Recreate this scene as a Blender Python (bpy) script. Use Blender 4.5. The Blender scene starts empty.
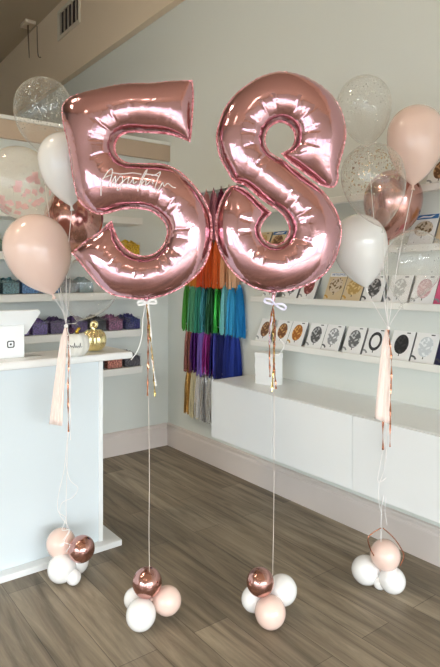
import bpy, bmesh, math, random
import numpy as np
from mathutils import Vector, Matrix
from mathutils.geometry import delaunay_2d_cdt

random.seed(7)
rng = np.random.default_rng(7)
S = bpy.context.scene
C = S.collection
R_ = math.radians

# ------------------------------------------------------------------ camera
FPX, CX, HY, EYE = 568.0, 220.0, 276.0, 1.5
YAW = math.atan2(0.6036, 0.7973)
FW = Vector((math.sin(YAW), math.cos(YAW), 0))
RT = Vector((math.cos(YAW), -math.sin(YAW), 0))
UP = Vector((0, 0, 1))
cam_d = bpy.data.cameras.new('camera')
cam = bpy.data.objects.new('camera', cam_d)
C.objects.link(cam)
cam.location = (0, 0, EYE)
cam.rotation_euler = (math.pi / 2, 0, -YAW)
cam_d.sensor_fit = 'VERTICAL'
cam_d.sensor_height = 36
cam_d.sensor_width = 24
cam_d.lens = FPX / 667 * 36
cam_d.shift_y = -(333.5 - HY) / 667
cam_d.clip_start = 0.05
S.camera = cam

# ------------------------------------------------------------------ world, daylight, exposure
S.view_settings.view_transform = 'Standard'
S.view_settings.look = 'None'
S.view_settings.gamma = 1
S.view_settings.use_curve_mapping = False
S.view_settings.exposure = 1.62
S.cycles.max_bounces = 10
S.cycles.transparent_max_bounces = 24
S.cycles.use_denoising = True
wd = bpy.data.worlds.new('world')
S.world = wd
wd.use_nodes = True
wd.node_tree.nodes['Background'].inputs[0].default_value = (0.80, 0.90, 1.0, 1)
wd.node_tree.nodes['Background'].inputs[1].default_value = 1.2


def area(name, loc, rot, sx, sy, power, col):
    d = bpy.data.lights.new(name, 'AREA')
    d.shape = 'RECTANGLE'
    d.size, d.size_y, d.energy, d.color = sx, sy, power, col
    o = bpy.data.objects.new(name, d)
    C.objects.link(o)
    o.location = loc
    o.rotation_euler = rot
    return o


# daylight arriving through the shop windows behind and to the left of the camera
area('daylight', (-1.1, -6.7, 3.25), (R_(46), 0, 0), 7.6, 3.0, 1420, (0.90, 0.97, 1.0))
area('daylight', (-6.6, -0.6, 3.2), (R_(46), 0, R_(-90)), 7.0, 3.0, 380, (0.90, 0.97, 1.0))


# warm ceiling lamps high over the shop floor
for lx, ly in ((-3.2, 0.5), (-1.6, -1.2), (-2.4, 3.4), (-0.6, 3.3)):
    area('ceiling_lamp', (lx, ly, 4.6), (0, 0, 0), .3, .3, 9 if ly > 3 else 2.5, (1.0, .84, .64))

# ------------------------------------------------------------------ materials
def newmat(name):
    m = bpy.data.materials.new(name)
    m.use_nodes = True
    nt = m.node_tree
    return m, nt, nt.nodes['Principled BSDF']


def lin(c):
    return tuple(((v / 255) / 12.92 if v / 255 <= .04045 else ((v / 255 + .055) / 1.055) ** 2.4) for v in c)


MATS = {}


def mat(name, rgb, rough=0.5, metal=0.0, var=0.04, vscale=6.0, spec=0.5, coat=0.0, bump=0.0, bscale=40.0, emit=None, trans=0.0):
    """rgb in 0-255 sRGB; procedural noise varies the colour a little."""
    if name in MATS:
        return MATS[name]
    m, nt, b = newmat(name)
    c = lin(rgb)
    tc = nt.nodes.new('ShaderNodeTexCoord')
    n = nt.nodes.new('ShaderNodeTexNoise')
    n.inputs['Scale'].default_value = vscale
    n.inputs['Detail'].default_value = 3
    nt.links.new(tc.outputs['Object'], n.inputs['Vector'])
    r = nt.nodes.new('ShaderNodeMix')
    r.data_type = 'RGBA'
    r.inputs[6].default_value = (*[v * (1 - var) for v in c], 1)
    r.inputs[7].default_value = (*[min(1, v * (1 + var)) for v in c], 1)
    nt.links.new(n.outputs['Fac'], r.inputs[0])
    nt.links.new(r.outputs[2], b.inputs['Base Color'])
    b.inputs['Roughness'].default_value = rough
    b.inputs['Metallic'].default_value = metal
    b.inputs['Specular IOR Level'].default_value = spec
    b.inputs['Coat Weight'].default_value = coat
    b.inputs['Coat Roughness'].default_value = 0.08
    if bump:
        n2 = nt.nodes.new('ShaderNodeTexNoise')
        n2.inputs['Scale'].default_value = bscale
        n2.inputs['Detail'].default_value = 2
        nt.links.new(tc.outputs['Object'], n2.inputs['Vector'])
        bp = nt.nodes.new('ShaderNodeBump')
        bp.inputs['Strength'].default_value = bump
        bp.inputs['Distance'].default_value = 0.01
        nt.links.new(n2.outputs['Fac'], bp.inputs['Height'])
        nt.links.new(bp.outputs['Normal'], b.inputs['Normal'])
    MATS[name] = m
    return m


def clear_mat(name, tint=(1, 1, 1), haze=0.06, rim=0.5, body=(235, 230, 220)):
    """thin see-through skin: transparent, whiter and shinier towards the rim"""
    if name in MATS:
        return MATS[name]
    m, nt, b = newmat(name)
    b.inputs['Base Color'].default_value = (*lin(body), 1)
    b.inputs['Roughness'].default_value = 0.08
    t = nt.nodes.new('ShaderNodeBsdfTransparent')
    t.inputs[0].default_value = (*tint, 1)
    g = nt.nodes.new('ShaderNodeBsdfGlossy')
    g.inputs['Roughness'].default_value = 0.06
    lw = nt.nodes.new('ShaderNodeLayerWeight')
    lw.inputs['Blend'].default_value = 0.5
    p = nt.nodes.new('ShaderNodeMath')
    p.operation = 'POWER'
    p.inputs[1].default_value = 3.8
    nt.links.new(lw.outputs['Facing'], p.inputs[0])
    ma = nt.nodes.new('ShaderNodeMath')
    ma.operation = 'MULTIPLY_ADD'
    ma.inputs[1].default_value = rim
    ma.inputs[2].default_value = haze
    nt.links.new(p.outputs[0], ma.inputs[0])
    mx = nt.nodes.new('ShaderNodeMixShader')
    nt.links.new(ma.outputs[0], mx.inputs[0])
    nt.links.new(t.outputs[0], mx.inputs[1])
    nt.links.new(b.outputs[0], mx.inputs[2])
    mx2 = nt.nodes.new('ShaderNodeMixShader')
    p5 = nt.nodes.new('ShaderNodeMath')
    p5.operation = 'POWER'
    p5.inputs[1].default_value = 5
    nt.links.new(lw.outputs['Facing'], p5.inputs[0])
    fr = nt.nodes.new('ShaderNodeMath')
    fr.operation = 'MULTIPLY_ADD'
    fr.inputs[1].default_value = 0.35
    fr.inputs[2].default_value = 0.035
    nt.links.new(p5.outputs[0], fr.inputs[0])
    nt.links.new(fr.outputs[0], mx2.inputs[0])
    nt.links.new(mx.outputs[0], mx2.inputs[1])
    nt.links.new(g.outputs[0], mx2.inputs[2])
    nt.links.new(mx2.outputs[0], nt.nodes['Material Output'].inputs['Surface'])
    MATS[name] = m
    return m


def floor_mat():
    m, nt, b = newmat('oak_vinyl_planks')
    tc = nt.nodes.new('ShaderNodeTexCoord')
    mp = nt.nodes.new('ShaderNodeMapping')
    mp.inputs['Rotation'].default_value = (0, 0, R_(90))
    mp.inputs['Location'].default_value = (0.3, 0.07, 0)
    nt.links.new(tc.outputs['Object'], mp.inputs['Vector'])
    br = nt.nodes.new('ShaderNodeTexBrick')
    br.offset = 0.37
    br.inputs['Scale'].default_value = 1.0
    br.inputs['Brick Width'].default_value = 1.22
    br.inputs['Row Height'].default_value = 0.178
    br.inputs['Mortar Size'].default_value = 0.0014
    br.inputs['Mortar Smooth'].default_value = 0.3
    br.inputs['Color1'].default_value = (*lin((158, 145, 126)), 1)
    br.inputs['Color2'].default_value = (*lin((120, 109, 93)), 1)
    br.inputs['Mortar'].default_value = (*lin((84, 74, 63)), 1)
    nt.links.new(mp.outputs[0], br.inputs['Vector'])
    # grain stretched along the planks
    mp2 = nt.nodes.new('ShaderNodeMapping')
    mp2.inputs['Scale'].default_value = (14, 1.1, 1)
    nt.links.new(tc.outputs['Object'], mp2.inputs['Vector'])
    n = nt.nodes.new('ShaderNodeTexNoise')
    n.inputs['Scale'].default_value = 1.3
    n.inputs['Detail'].default_value = 9
    n.inputs['Roughness'].default_value = 0.65
    n.inputs['Distortion'].default_value = 0.6
    nt.links.new(mp2.outputs[0], n.inputs['Vector'])
    rp = nt.nodes.new('ShaderNodeValToRGB')
    rp.color_ramp.elements[0].position = 0.30
    rp.color_ramp.elements[0].color = (0.46, 0.43, 0.40, 1)
    rp.color_ramp.elements[1].position = 0.68
    rp.color_ramp.elements[1].color = (1.42, 1.40, 1.36, 1)
    nt.links.new(n.outputs['Fac'], rp.inputs[0])
    mu = nt.nodes.new('ShaderNodeMix')
    mu.data_type = 'RGBA'
    mu.blend_type = 'MULTIPLY'
    mu.inputs[0].default_value = 1
    nt.links.new(br.outputs['Color'], mu.inputs[6])
    nt.links.new(rp.outputs[0], mu.inputs[7])
    # knots
    mp3 = nt.nodes.new('ShaderNodeMapping')
    mp3.inputs['Scale'].default_value = (3.2, 1.2, 1)
    nt.links.new(tc.outputs['Object'], mp3.inputs['Vector'])
    v = nt.nodes.new('ShaderNodeTexVoronoi')
    v.inputs['Scale'].default_value = 1.5
    nt.links.new(mp3.outputs[0], v.inputs['Vector'])
    rp2 = nt.nodes.new('ShaderNodeValToRGB')
    rp2.color_ramp.elements[0].position = 0.02
    rp2.color_ramp.elements[0].color = (0.45, 0.42, 0.40, 1)
    rp2.color_ramp.elements[1].position = 0.11
    rp2.color_ramp.elements[1].color = (1, 1, 1, 1)
    nt.links.new(v.outputs['Distance'], rp2.inputs[0])
    mu2 = nt.nodes.new('ShaderNodeMix')
    mu2.data_type = 'RGBA'
    mu2.blend_type = 'MULTIPLY'
    mu2.inputs[0].default_value = 0.8
    nt.links.new(mu.outputs[2], mu2.inputs[6])
    nt.links.new(rp2.outputs[0], mu2.inputs[7])
    nt.links.new(mu2.outputs[2], b.inputs['Base Color'])
    b.inputs['Roughness'].default_value = 0.48
    b.inputs['Specular IOR Level'].default_value = 0.4
    bp = nt.nodes.new('ShaderNodeBump')
    bp.inputs['Strength'].default_value = 0.15
    bp.inputs['Distance'].default_value = 0.004
    nt.links.new(n.outputs['Fac'], bp.inputs['Height'])
    nt.links.new(bp.outputs[0], b.inputs['Normal'])
    return m


# ------------------------------------------------------------------ helpers
def ray(px, py):
    return FW + RT * ((px - CX) / FPX) + UP * ((HY - py) / FPX)


def P(px, py, d):
    return Vector((0, 0, EYE)) + ray(px, py) * d


def depth_on(px, axis, c):
    r = ray(px, HY)
    return c / r[axis]


MATW = {}


class MB:
    def __init__(self):
        self.v, self.f, self.mi, self.sm = [], [], [], []

    def add(self, vs, fs, mi=0, smooth=False):
        o = len(self.v)
        self.v += [Vector(p) for p in vs]
        for f in fs:
            self.f.append([i + o for i in f])
            self.mi.append(mi)
            self.sm.append(smooth)
        return self

    def box(self, a, b, mi=0, M=None):
        x0, y0, z0 = a
        x1, y1, z1 = b
        vs = [Vector(p) for p in ((x0, y0, z0), (x1, y0, z0), (x1, y1, z0), (x0, y1, z0), (x0, y0, z1), (x1, y0, z1), (x1, y1, z1), (x0, y1, z1))]
        if M is not None:
            vs = [M @ p for p in vs]
        return self.add(vs, [(0, 3, 2, 1), (4, 5, 6, 7), (0, 1, 5, 4), (1, 2, 6, 5), (2, 3, 7, 6), (3, 0, 4, 7)], mi)

    def tube(self, pts, r, n=6, mi=0, flat=1.0):
        pts = [Vector(p) for p in pts]
        rs = r if isinstance(r, (list, tuple)) else [r] * len(pts)
        vs, fs = [], []
        N = None
        for i, p in enumerate(pts):
            t = (pts[min(i + 1, len(pts) - 1)] - pts[max(i - 1, 0)])
            t = t.normalized() if t.length > 1e-9 else UP.copy()
            if N is None:
                a = Vector((1, 0, 0)) if abs(t.x) < .9 else Vector((0, 1, 0))
                N = (a - t * a.dot(t)).normalized()
            else:
                N = N - t * N.dot(t)
                N = N.normalized() if N.length > 1e-6 else t.orthogonal().normalized()
            B = t.cross(N)
            for k in range(n):
                a = 2 * math.pi * k / n
                vs.append(p + (N * math.cos(a) + B * math.sin(a) * flat) * rs[i])
        for i in range(len(pts) - 1):
            for k in range(n):
                k2 = (k + 1) % n
                fs.append((i * n + k, i * n + k2, (i + 1) * n + k2, (i + 1) * n + k))
        fs.append(tuple(range(n - 1, -1, -1)))
        fs.append(tuple(range((len(pts) - 1) * n, len(pts) * n)))
        return self.add(vs, fs, mi, True)

    def lathe(self, prof, n=32, M=Matrix.Identity(4), mi=0, lobes=0, ldepth=0.0):
        """prof: list of (r, z); closed with poles when r == 0"""
        vs, fs, rows = [], [], []
        for r, z in prof:
            if r < 1e-7:
                rows.append([len(vs)])
                vs.append(M @ Vector((0, 0, z)))
            else:
                row = []
                for k in range(n):
                    a = 2 * math.pi * k / n
                    rr = r
                    if lobes:
                        rr = r * (1 - ldepth * (1 - abs(math.sin(lobes * a / 2))) ** 1.5)
                    row.append(len(vs))
                    vs.append(M @ Vector((rr * math.cos(a), rr * math.sin(a), z)))
                rows.append(row)
        for a, b in zip(rows[:-1], rows[1:]):
            for k in range(n):
                k2 = (k + 1) % n
                if len(a) == 1 and len(b) == 1:
                    continue
                if len(a) == 1:
                    fs.append((a[0], b[k], b[k2]))
                elif len(b) == 1:
                    fs.append((a[k], b[0], a[k2]))
                else:
                    fs.append((a[k], b[k], b[k2], a[k2]))
        return self.add(vs, fs, mi, True)

    def build(self, name, mats, parent=None, bevel=0.0, subsurf=0):
        me = bpy.data.meshes.new(name)
        vs = self.v
        if parent is not None:
            inv = MATW[parent.name].inverted()
            vs = [inv @ p for p in vs]
        me.from_pydata([tuple(p) for p in vs], [], self.f)
        if not isinstance(mats, (list, tuple)):
            mats = [mats]
        for m in mats:
            me.materials.append(m)
        me.polygons.foreach_set('material_index', self.mi)
        me.polygons.foreach_set('use_smooth', self.sm)
        bm = bmesh.new()
        bm.from_mesh(me)
        bmesh.ops.recalc_face_normals(bm, faces=bm.faces)
        bm.to_mesh(me)
        bm.free()
        me.update()
        o = bpy.data.objects.new(name, me)
        C.objects.link(o)
        if parent is not None:
            o.parent = parent
            MATW[o.name] = MATW[parent.name]
        else:
            MATW[o.name] = Matrix.Identity(4)
        if bevel:
            md = o.modifiers.new('bevel', 'BEVEL')
            md.width = bevel
            md.segments = 2
            md.limit_method = 'ANGLE'
        if subsurf:
            md = o.modifiers.new('sub', 'SUBSURF')
            md.levels = md.render_levels = subsurf
        return o


def thing(name, label, cat, loc=(0, 0, 0), rz=0.0, group=None):
    o = bpy.data.objects.new(name, None)
    o.empty_display_size = 0.05
    C.objects.link(o)
    o.location = loc
    o.rotation_euler = (0, 0, rz)
    MATW[o.name] = Matrix.Translation(Vector(loc)) @ Matrix.Rotation(rz, 4, 'Z')
    o['label'] = label
    o['category'] = cat
    if group:
        o['group'] = group
    return o


def struct(o, label, cat):
    o['kind'] = 'structure'
    o['label'] = label
    o['category'] = cat
    return o


def catmull(pts, sub=6, closed=False, corners=()):
    pts = [np.array(p, float) for p in pts]
    n = len(pts)
    out = []
    segs = n if closed else n - 1
    for i in range(segs):
        p1, p2 = pts[i % n], pts[(i + 1) % n]
        p0 = pts[(i - 1) % n] if (closed or i > 0) else 2 * p1 - p2
        p3 = pts[(i + 2) % n] if (closed or i + 2 < n) else 2 * p2 - p1
        if i % n in corners:
            p0 = 2 * p1 - p2
        if (i + 1) % n in corners:
            p3 = 2 * p2 - p1
        # centripetal-ish via chord scaling
        d1 = max(np.linalg.norm(p2 - p1), 1e-9)
        m1 = (p2 - p0) / max(np.linalg.norm(p2 - p1) + np.linalg.norm(p1 - p0), 1e-9) * d1
        m2 = (p3 - p1) / max(np.linalg.norm(p3 - p2) + np.linalg.norm(p2 - p1), 1e-9) * d1
        for k in range(sub):
            t = k / sub
            h = (2 * t ** 3 - 3 * t ** 2 + 1) * p1 + (t ** 3 - 2 * t ** 2 + t) * m1 + (-2 * t ** 3 + 3 * t ** 2) * p2 + (t ** 3 - t ** 2) * m2
            out.append(h)
    if not closed:
        out.append(pts[-1])
    return out


def pxcurve(pts, d, sub=6):
    """list of (px, py) or (px, py, dd) -> smooth world points at depth d + dd"""
    q = [(p[0], p[1], d + (p[2] if len(p) > 2 else 0.0)) for p in pts]
    return [P(*p) for p in catmull(q, sub)]


# ------------------------------------------------------------------ colours
M_wall = mat('wall_paint', (226, 229, 223), 0.75, var=0.015, vscale=2)
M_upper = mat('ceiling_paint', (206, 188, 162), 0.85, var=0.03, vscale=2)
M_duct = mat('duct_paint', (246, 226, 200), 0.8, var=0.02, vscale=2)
M_base = mat('baseboard_paint', (226, 215, 208), 0.5, var=0.02)
M_white = mat('white_lacquer', (238, 240, 240), 0.28, var=0.01)
M_whitem = mat('white_laminate', (240, 241, 240), 0.4, var=0.01)
M_shelf = mat('white_shelf', (236, 235, 229), 0.4, var=0.015)
M_floor = floor_mat()
M_dark = mat('dark_gap', (28, 26, 24), 0.8)
M_blackink = mat('black_ink', (40, 40, 42), 0.5)

# ------------------------------------------------------------------ the room
XR, YB, ZC = 2.69, 4.32, 4.83
XL, YF, YE = -5.0, -5.0, 9.6
struct(MB().box((XL - .1, YF - .1, -.1), (XR + .1, YE + .1, 0)).build('floor', M_floor), 'grey-brown oak plank floor', 'floor')
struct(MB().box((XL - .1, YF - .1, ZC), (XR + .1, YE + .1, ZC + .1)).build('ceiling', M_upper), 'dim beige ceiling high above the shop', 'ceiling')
struct(MB().box((XR, YF - .1, 0), (XR + .1, YE + .1, ZC)).build('wall_right', M_wall), 'tall pale wall behind the shelves and cabinet', 'wall')
struct(MB().box((XL, YB, 0), (XR, YB + .1, 2.68)).build('wall_back', M_wall), 'pale partition wall behind the counter', 'wall')
struct(MB().box((XL - .1, YE, 0), (XR + .1, YE + .1, ZC)).build('wall_far', M_wall), 'far wall beyond the partition', 'wall')
# bulkhead along the top of the right wall
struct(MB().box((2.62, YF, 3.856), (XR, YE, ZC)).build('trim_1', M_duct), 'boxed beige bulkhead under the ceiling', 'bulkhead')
# flat cap and beam along the top of the partition
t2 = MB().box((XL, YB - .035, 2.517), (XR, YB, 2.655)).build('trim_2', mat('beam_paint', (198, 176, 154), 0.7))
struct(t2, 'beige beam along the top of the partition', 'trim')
t3 = MB().box((XL, YB - .045, 2.655), (XR, YB + .11, 2.685)).build('trim_3', M_shelf, bevel=.004)
struct(t3, 'thin white cap on top of the partition', 'trim')


def baseboard(name, a, b, nrm, label):
    """moulded board from a to b (xy), standing off along nrm"""
    prof = [(0, 0), (.022, 0), (.022, .150), (.019, .158), (.013, .163), (.013, .176), (.018, .182), (.016, .192), (0, .196)]
    vs, fs = [], []
    for e in (a, b):
        for o, z in prof:
            vs.append((e[0] + nrm[0] * o, e[1] + nrm[1] * o, z))
    n = len(prof)
    for i in range(n):
        j = (i + 1) % n
        fs.append((i, j, n + j, n + i))
    fs += [tuple(range(n)), tuple(range(2 * n - 1, n - 1, -1))]
    struct(MB().add(vs, fs).build(name, M_base), label, 'baseboard')


baseboard('baseboard_right', (XR, YF), (XR, YB), (-1, 0), 'tall pinkish white baseboard below the cabinet wall')
baseboard('baseboard_back', (XL, YB), (XR - .022, YB), (0, -1), 'tall pinkish white baseboard on the partition')

# front and left walls with shop windows (behind the camera)
M_glass = clear_mat('window_glass', haze=0.0, rim=0.0)
M_frame = mat('window_frame', (60, 60, 62), 0.5)


def window_wall(name, along, fixed, a0, a1, openings, zlo, zhi):
    m = MB()
    t = (fixed - .1, fixed)

    def bx(u0, u1, z0, z1):
        if along == 'x':
            m.box((u0, t[0], z0), (u1, t[1], z1))
        else:
            m.box((t[0], u0, z0), (t[1], u1, z1))
    bx(a0, a1, 0, zlo)
    bx(a0, a1, zhi, ZC)
    e = a0
    for o0, o1 in openings:
        bx(e, o0, zlo, zhi)
        e = o1
    bx(e, a1, zlo, zhi)
    return m.build(name, M_wall)


ops_f = [(-4.8, -3.1), (-3.0, -1.3), (-1.2, .5), (.6, 2.4)]
ops_l = [(-4.2, -2.2), (-2.1, -.1), (0, 2.0)]
struct(window_wall('wall_front', 'x', YF, XL, XR, ops_f, .18, 2.18), 'shopfront wall with tall windows', 'wall')
struct(window_wall('wall_left', 'y', XL, YF, YE, ops_l, .18, 2.18), 'side wall with tall windows', 'wall')
k = 0
for along, fixed, ops in (('x', YF, ops_f), ('y', XL, ops_l)):
    for o0, o1 in ops:
        k += 1
        f, g = MB(), MB()

        def bx(m, u0, u1, z0, z1, d0, d1):
            if along == 'x':
                m.box((u0, fixed + d0, z0), (u1, fixed + d1, z1))
            else:
                m.box((fixed + d0, u0, z0), (fixed + d1, u1, z1))
        w = .04
        bx(f, o0, o0 + w, .18, 2.18, -.08, -.02)
        bx(f, o1 - w, o1, .18, 2.18, -.08, -.02)
        bx(f, o0 + w, o1 - w, .18, .18 + w, -.08, -.02)
        bx(f, o0 + w, o1 - w, 2.18 - w, 2.18, -.08, -.02)
        bx(f, o0 + w, o1 - w, 1.75, 1.75 + w, -.08, -.02)
        fo = struct(f.build('window_%d' % k, M_frame), 'dark framed shop window', 'window')
        bx(g, o0 + w, o1 - w, .18 + w, 2.18 - w, -.048, -.044)
        g.build('pane', M_glass, fo)

# ------------------------------------------------------------------ air vent and ceiling hanger
v = thing('air_vent', 'white framed louvred air vent on the bulkhead', 'vent', (2.62, 6.39, 4.37))
y0, y1, z0, z1 = 6.065, 6.725, 4.365, 4.725
fb = .045
f = MB()
f.box((2.60, y0, z0), (2.62, y1, z0 + fb)).box((2.60, y0, z1 - fb), (2.62, y1, z1)).box((2.60, y0, z0 + fb), (2.62, y0 + fb, z1 - fb)).box((2.60, y1 - fb, z0 + fb), (2.62, y1, z1 - fb))
f.build('frame', mat('vent_white', (235, 225, 205), 0.5), v, bevel=.004)
MB().box((2.616, y0 + fb, z0 + fb), (2.619, y1 - fb, z1 - fb)).build('dark_backing', mat('vent_dark', (52, 44, 38), 0.8), v)  # solid dark sheet behind the louvres, painting in the shade of the duct
for i in range(5):
    yy = y0 + fb + (y1 - y0 - 2 * fb) * (i + .5) / 5
    Mx = Matrix.Translation((2.606, yy, 0)) @ Matrix.Rotation(R_(35), 4, 'Z')
    MB().box((-.009, -.006, z0 + fb), (.009, .006, z1 - fb), M=Mx).build('louvre', mat('vent_louvre', (196, 184, 164), 0.5), v)

v = thing('ceiling_hanger', 'small ceiling plate with two thin cords hanging beside the bulkhead', 'hanger', (2.49, 7.48, ZC))
pc = P(28, 22, 7.46)
MB().box((pc.x - .07, pc.y - .11, ZC - .05), (pc.x + .07, pc.y + .11, ZC)).build('plate', M_duct, v, bevel=.01)
MB().tube([P(28, 25, 7.43), P(28.3, 34, 7.43), P(29.3, 58, 7.43)], [.012, .010, .005]).build('cord', mat('cord_brown', (120, 96, 74), .7), v)
MB().tube(pxcurve([(37, 26), (37.4, 44), (38.3, 56), (40, 57.5), (41, 57)], 7.2), .006).build('cord', mat('cord_brown', (120, 96, 74), .7), v)

# ------------------------------------------------------------------ counter
ct = thing('sales_counter', 'narrow white sales counter standing in front of the partition', 'counter', (0.0, 3.0, 0))
MB().box((-1.6, 2.91, .033), (1.38, 3.13, 1.035)).build('body', mat('counter_white', (218, 226, 230), .45, var=.01), ct, bevel=.003)
MB().box((-1.65, 2.85, 0), (1.475, 3.16, .033)).build('plinth', M_whitem, ct, bevel=.004)
MB().box((-1.65, 2.85, 1.035), (1.545, 3.17, 1.075)).build('countertop', mat('counter_top', (246, 246, 244), .25, var=.01), ct, bevel=.012)
# pale edging strip at the corner of the body
MB().box((1.36, 2.902, .033), (1.383, 2.912, 1.035)).build('corner_trim', M_white, ct)

# ------------------------------------------------------------------ wall hung cabinets
cab_y = [3.07, 2.467, 1.874, 1.277, .68]
for i, lab in ((0, 'wall-hung white cabinet unit nearer the tassels, two plain doors, gift bag on top'), (2, 'wall-hung white cabinet unit at the right edge, two plain doors, behind the pink fabric tassel')):
    ya, yb = cab_y[i + 2], cab_y[i]
    o = thing('wall_cabinet', lab, 'cabinet', (2.47, (ya + yb) / 2, .423), 0, 'white wall cabinets under the shelves')
    MB().box((2.27, ya, .423), (XR - .0, yb, .803)).build('body', M_white, o, bevel=.002)
    for j in (0, 1):
        MB().box((2.25, cab_y[i + j + 1] + .0018, .425), (2.2695, cab_y[i + j] - .0018, .801)).build('door', M_white, o, bevel=.002)

# ------------------------------------------------------------------ wall shelves on the right
SH = [1.05, 1.355, 1.66, 1.965]
SHN = ['lowest white ledge shelf on the right wall, just above the cabinet', 'second white ledge shelf up from the cabinet on the right wall',
       'third white ledge shelf up from the cabinet, crossing behind the figure eight', 'topmost white ledge shelf on the right wall']
for z, lab in zip(SH, SHN):
    o = thing('wall_shelf', lab, 'shelf', (XR, 2.0, z), 0, 'white ledge shelves on the right wall')
    MB().box((2.585, .6, z - .022), (XR, 3.05, z)).build('board', M_shelf, o, bevel=.002)
    MB().box((2.577, .6, z - .034), (2.585, 3.05, z + .004)).build('front_lip', M_shelf, o, bevel=.002)

# ------------------------------------------------------------------ back shelves
BS = [.77, 1.07, 1.37, 1.67, 1.97]
BSN = ['lowest visible white shelf on the back wall, half hidden by the counter', 'white back shelf at counter height holding purple bins',
       'white back shelf above the card terminal, holding teal and blue bins', 'white back shelf second from the top, with the yellow bin', 'topmost white shelf on the back wall']
for z, lab in zip(BS, BSN):
    o = MB().box((-1.6, 4.05, z - .055), (2.28, YB, z)).build('wall_shelf', M_shelf, bevel=.003)
    o['label'], o['category'], o['group'] = lab, 'shelf', 'white shelves behind the counter'

# bins of shredded tissue
M_bin = clear_mat('bin_plastic', haze=.0, rim=.06, body=(220, 225, 225))


def crumple_mat(name, rgb, rgb2):
    if name in MATS:
        return MATS[name]
    m, nt, b = newmat(name)
    tc = nt.nodes.new('ShaderNodeTexCoord')
    n = nt.nodes.new('ShaderNodeTexNoise')
    n.inputs['Scale'].default_value = 70
    n.inputs['Detail'].default_value = 4
    nt.links.new(tc.outputs['Object'], n.inputs['Vector'])
    rp = nt.nodes.new('ShaderNodeValToRGB')
    rp.color_ramp.elements[0].position, rp.color_ramp.elements[1].position = .38, .64
    rp.color_ramp.elements[0].color = (*lin(rgb), 1)
    rp.color_ramp.elements[1].color = (*lin(rgb2), 1)
    nt.links.new(n.outputs['Fac'], rp.inputs[0])
    nt.links.new(rp.outputs[0], b.inputs['Base Color'])
    b.inputs['Roughness'].default_value = .6
    MATS[name] = m
    return m


TISSUE = {'teal': ((16, 62, 78), (84, 136, 144)), 'blue': ((22, 66, 126), (88, 146, 200)), 'navy': ((22, 20, 64), (72, 70, 132)),
          'purple': ((52, 34, 96), (116, 90, 168)), 'plum': ((36, 20, 60), (92, 62, 120)), 'mauve': ((70, 36, 76), (170, 108, 144)),
          'black': ((20, 18, 26), (58, 54, 66)), 'coral': ((132, 52, 44), (228, 160, 142)), 'charcoal': ((44, 44, 52), (110, 108, 114)),
          'green': ((34, 66, 54), (84, 116, 96)), 'yellow': ((172, 128, 10), (244, 206, 44)), 'slate': ((60, 76, 88), (120, 134, 142))}


def bin_(x0, x1, z, col, label):
    ya, yb, h = 4.062, 4.295, .095
    o = thing('storage_bin', label, 'storage bin', ((x0 + x1) / 2, 4.18, z), 0, 'clear tissue bins on the back shelves')
    t = .003
    m = MB()
    m.box((x0, ya, z), (x1, yb, z + t))
    m.box((x0, ya, z + t), (x1, ya + t, z + h)).box((x0, yb - t, z + t), (x1, yb, z + h))
    m.box((x0, ya + t, z + t), (x0 + t, yb - t, z + h)).box((x1 - t, ya + t, z + t), (x1, yb - t, z + h))
    m.box((x0 - .003, ya - .003, z + h), (x1 + .003, ya + t, z + h + .006)).box((x0 - .003, ya + t, z + h), (x0 + t, yb, z + h + .006)).box((x1 - t, ya + t, z + h), (x1 + .003, yb, z + h + .006))
    m.build('tub', M_bin, o)
    # heaped paper
    nx, ny = 12, 16
    vs, fs = [], []
    a0, a1, b0, b1 = x0 + .006, x1 - .006, ya + .006, yb - .006
    for j in range(ny + 1):
        for i in range(nx + 1):
            u, w = i / nx, j / ny
            e = min(u, 1 - u, w, 1 - w)
            vs.append((a0 + (a1 - a0) * u, b0 + (b1 - b0) * w, z + .082 + min(e * 3, 1) * (.012 + .035 * random.random())))
    for j in range(ny):
        for i in range(nx):
            q = j * (nx + 1) + i
            fs.append((q, q + 1, q + nx + 2, q + nx + 1))
    m = MB().add(vs, fs)
    m.box((a0, b0, z + .005), (a1, b1, z + .081))
    c = m.build('shredded_tissue', crumple_mat('tissue_' + col, *TISSUE[col]), o)
    c['kind'] = 'stuff'


def bin_x(px, y=4.062):
    d = depth_on(px, 1, y)
    return P(px, HY, d).x


rows = [
    (BS[1], [(125, 141.5, 'navy', 'bin of navy tissue at the right end of the counter-height shelf'), (108.5, 124, 'mauve', 'bin of mauve tissue beside the navy bin, right of the gold pumpkin'),
             (90, 107.5, 'black', 'bin of black tissue behind the gold pumpkin stem'), (71, 89, 'plum', 'bin of plum tissue behind the white pumpkin'),
             (50, 70, 'plum', 'bin of dark plum tissue left of the pumpkins'), (32, 49, 'purple', 'bin of purple tissue beside the card terminal screen'),
             (12, 31, 'purple', 'bin of purple tissue hidden behind the card terminal screen')]),
    (BS[0], [(124.5, 141.5, 'charcoal', 'bin of charcoal tissue at the end of the lowest back shelf'), (107, 123.5, 'coral', 'bin of coral tissue below the counter tip'),
             (90, 106, 'black', 'bin of black tissue mostly hidden by the counter body')]),
    (BS[2], [(2, 20.5, 'teal', 'bin of teal tissue on the shelf above the card terminal'), (21.5, 41, 'blue', 'bin of bright blue tissue beside the teal one, under the blush balloon'),
             (42, 61, 'blue', 'bin of blue tissue behind the blush balloon tip'), (62, 78, 'slate', 'bin of slate tissue seen through the low clear balloon, left one'),
             (79, 95, 'teal', 'bin of teal tissue seen through the low clear balloon, right one'), (-18, 1, 'teal', 'bin of teal tissue at the left picture edge, middle shelf')]),
    (BS[3], [(124, 141, 'yellow', 'bin of yellow tissue seen through the lower opening of the five'), (-14, 4.5, 'green', 'bin of green tissue at the left picture edge')]),
]
for z, lst in rows:
    for a, b, col, lab in lst:
        bin_(bin_x(a) + .004, bin_x(b) - .004, z, col, lab)

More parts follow.
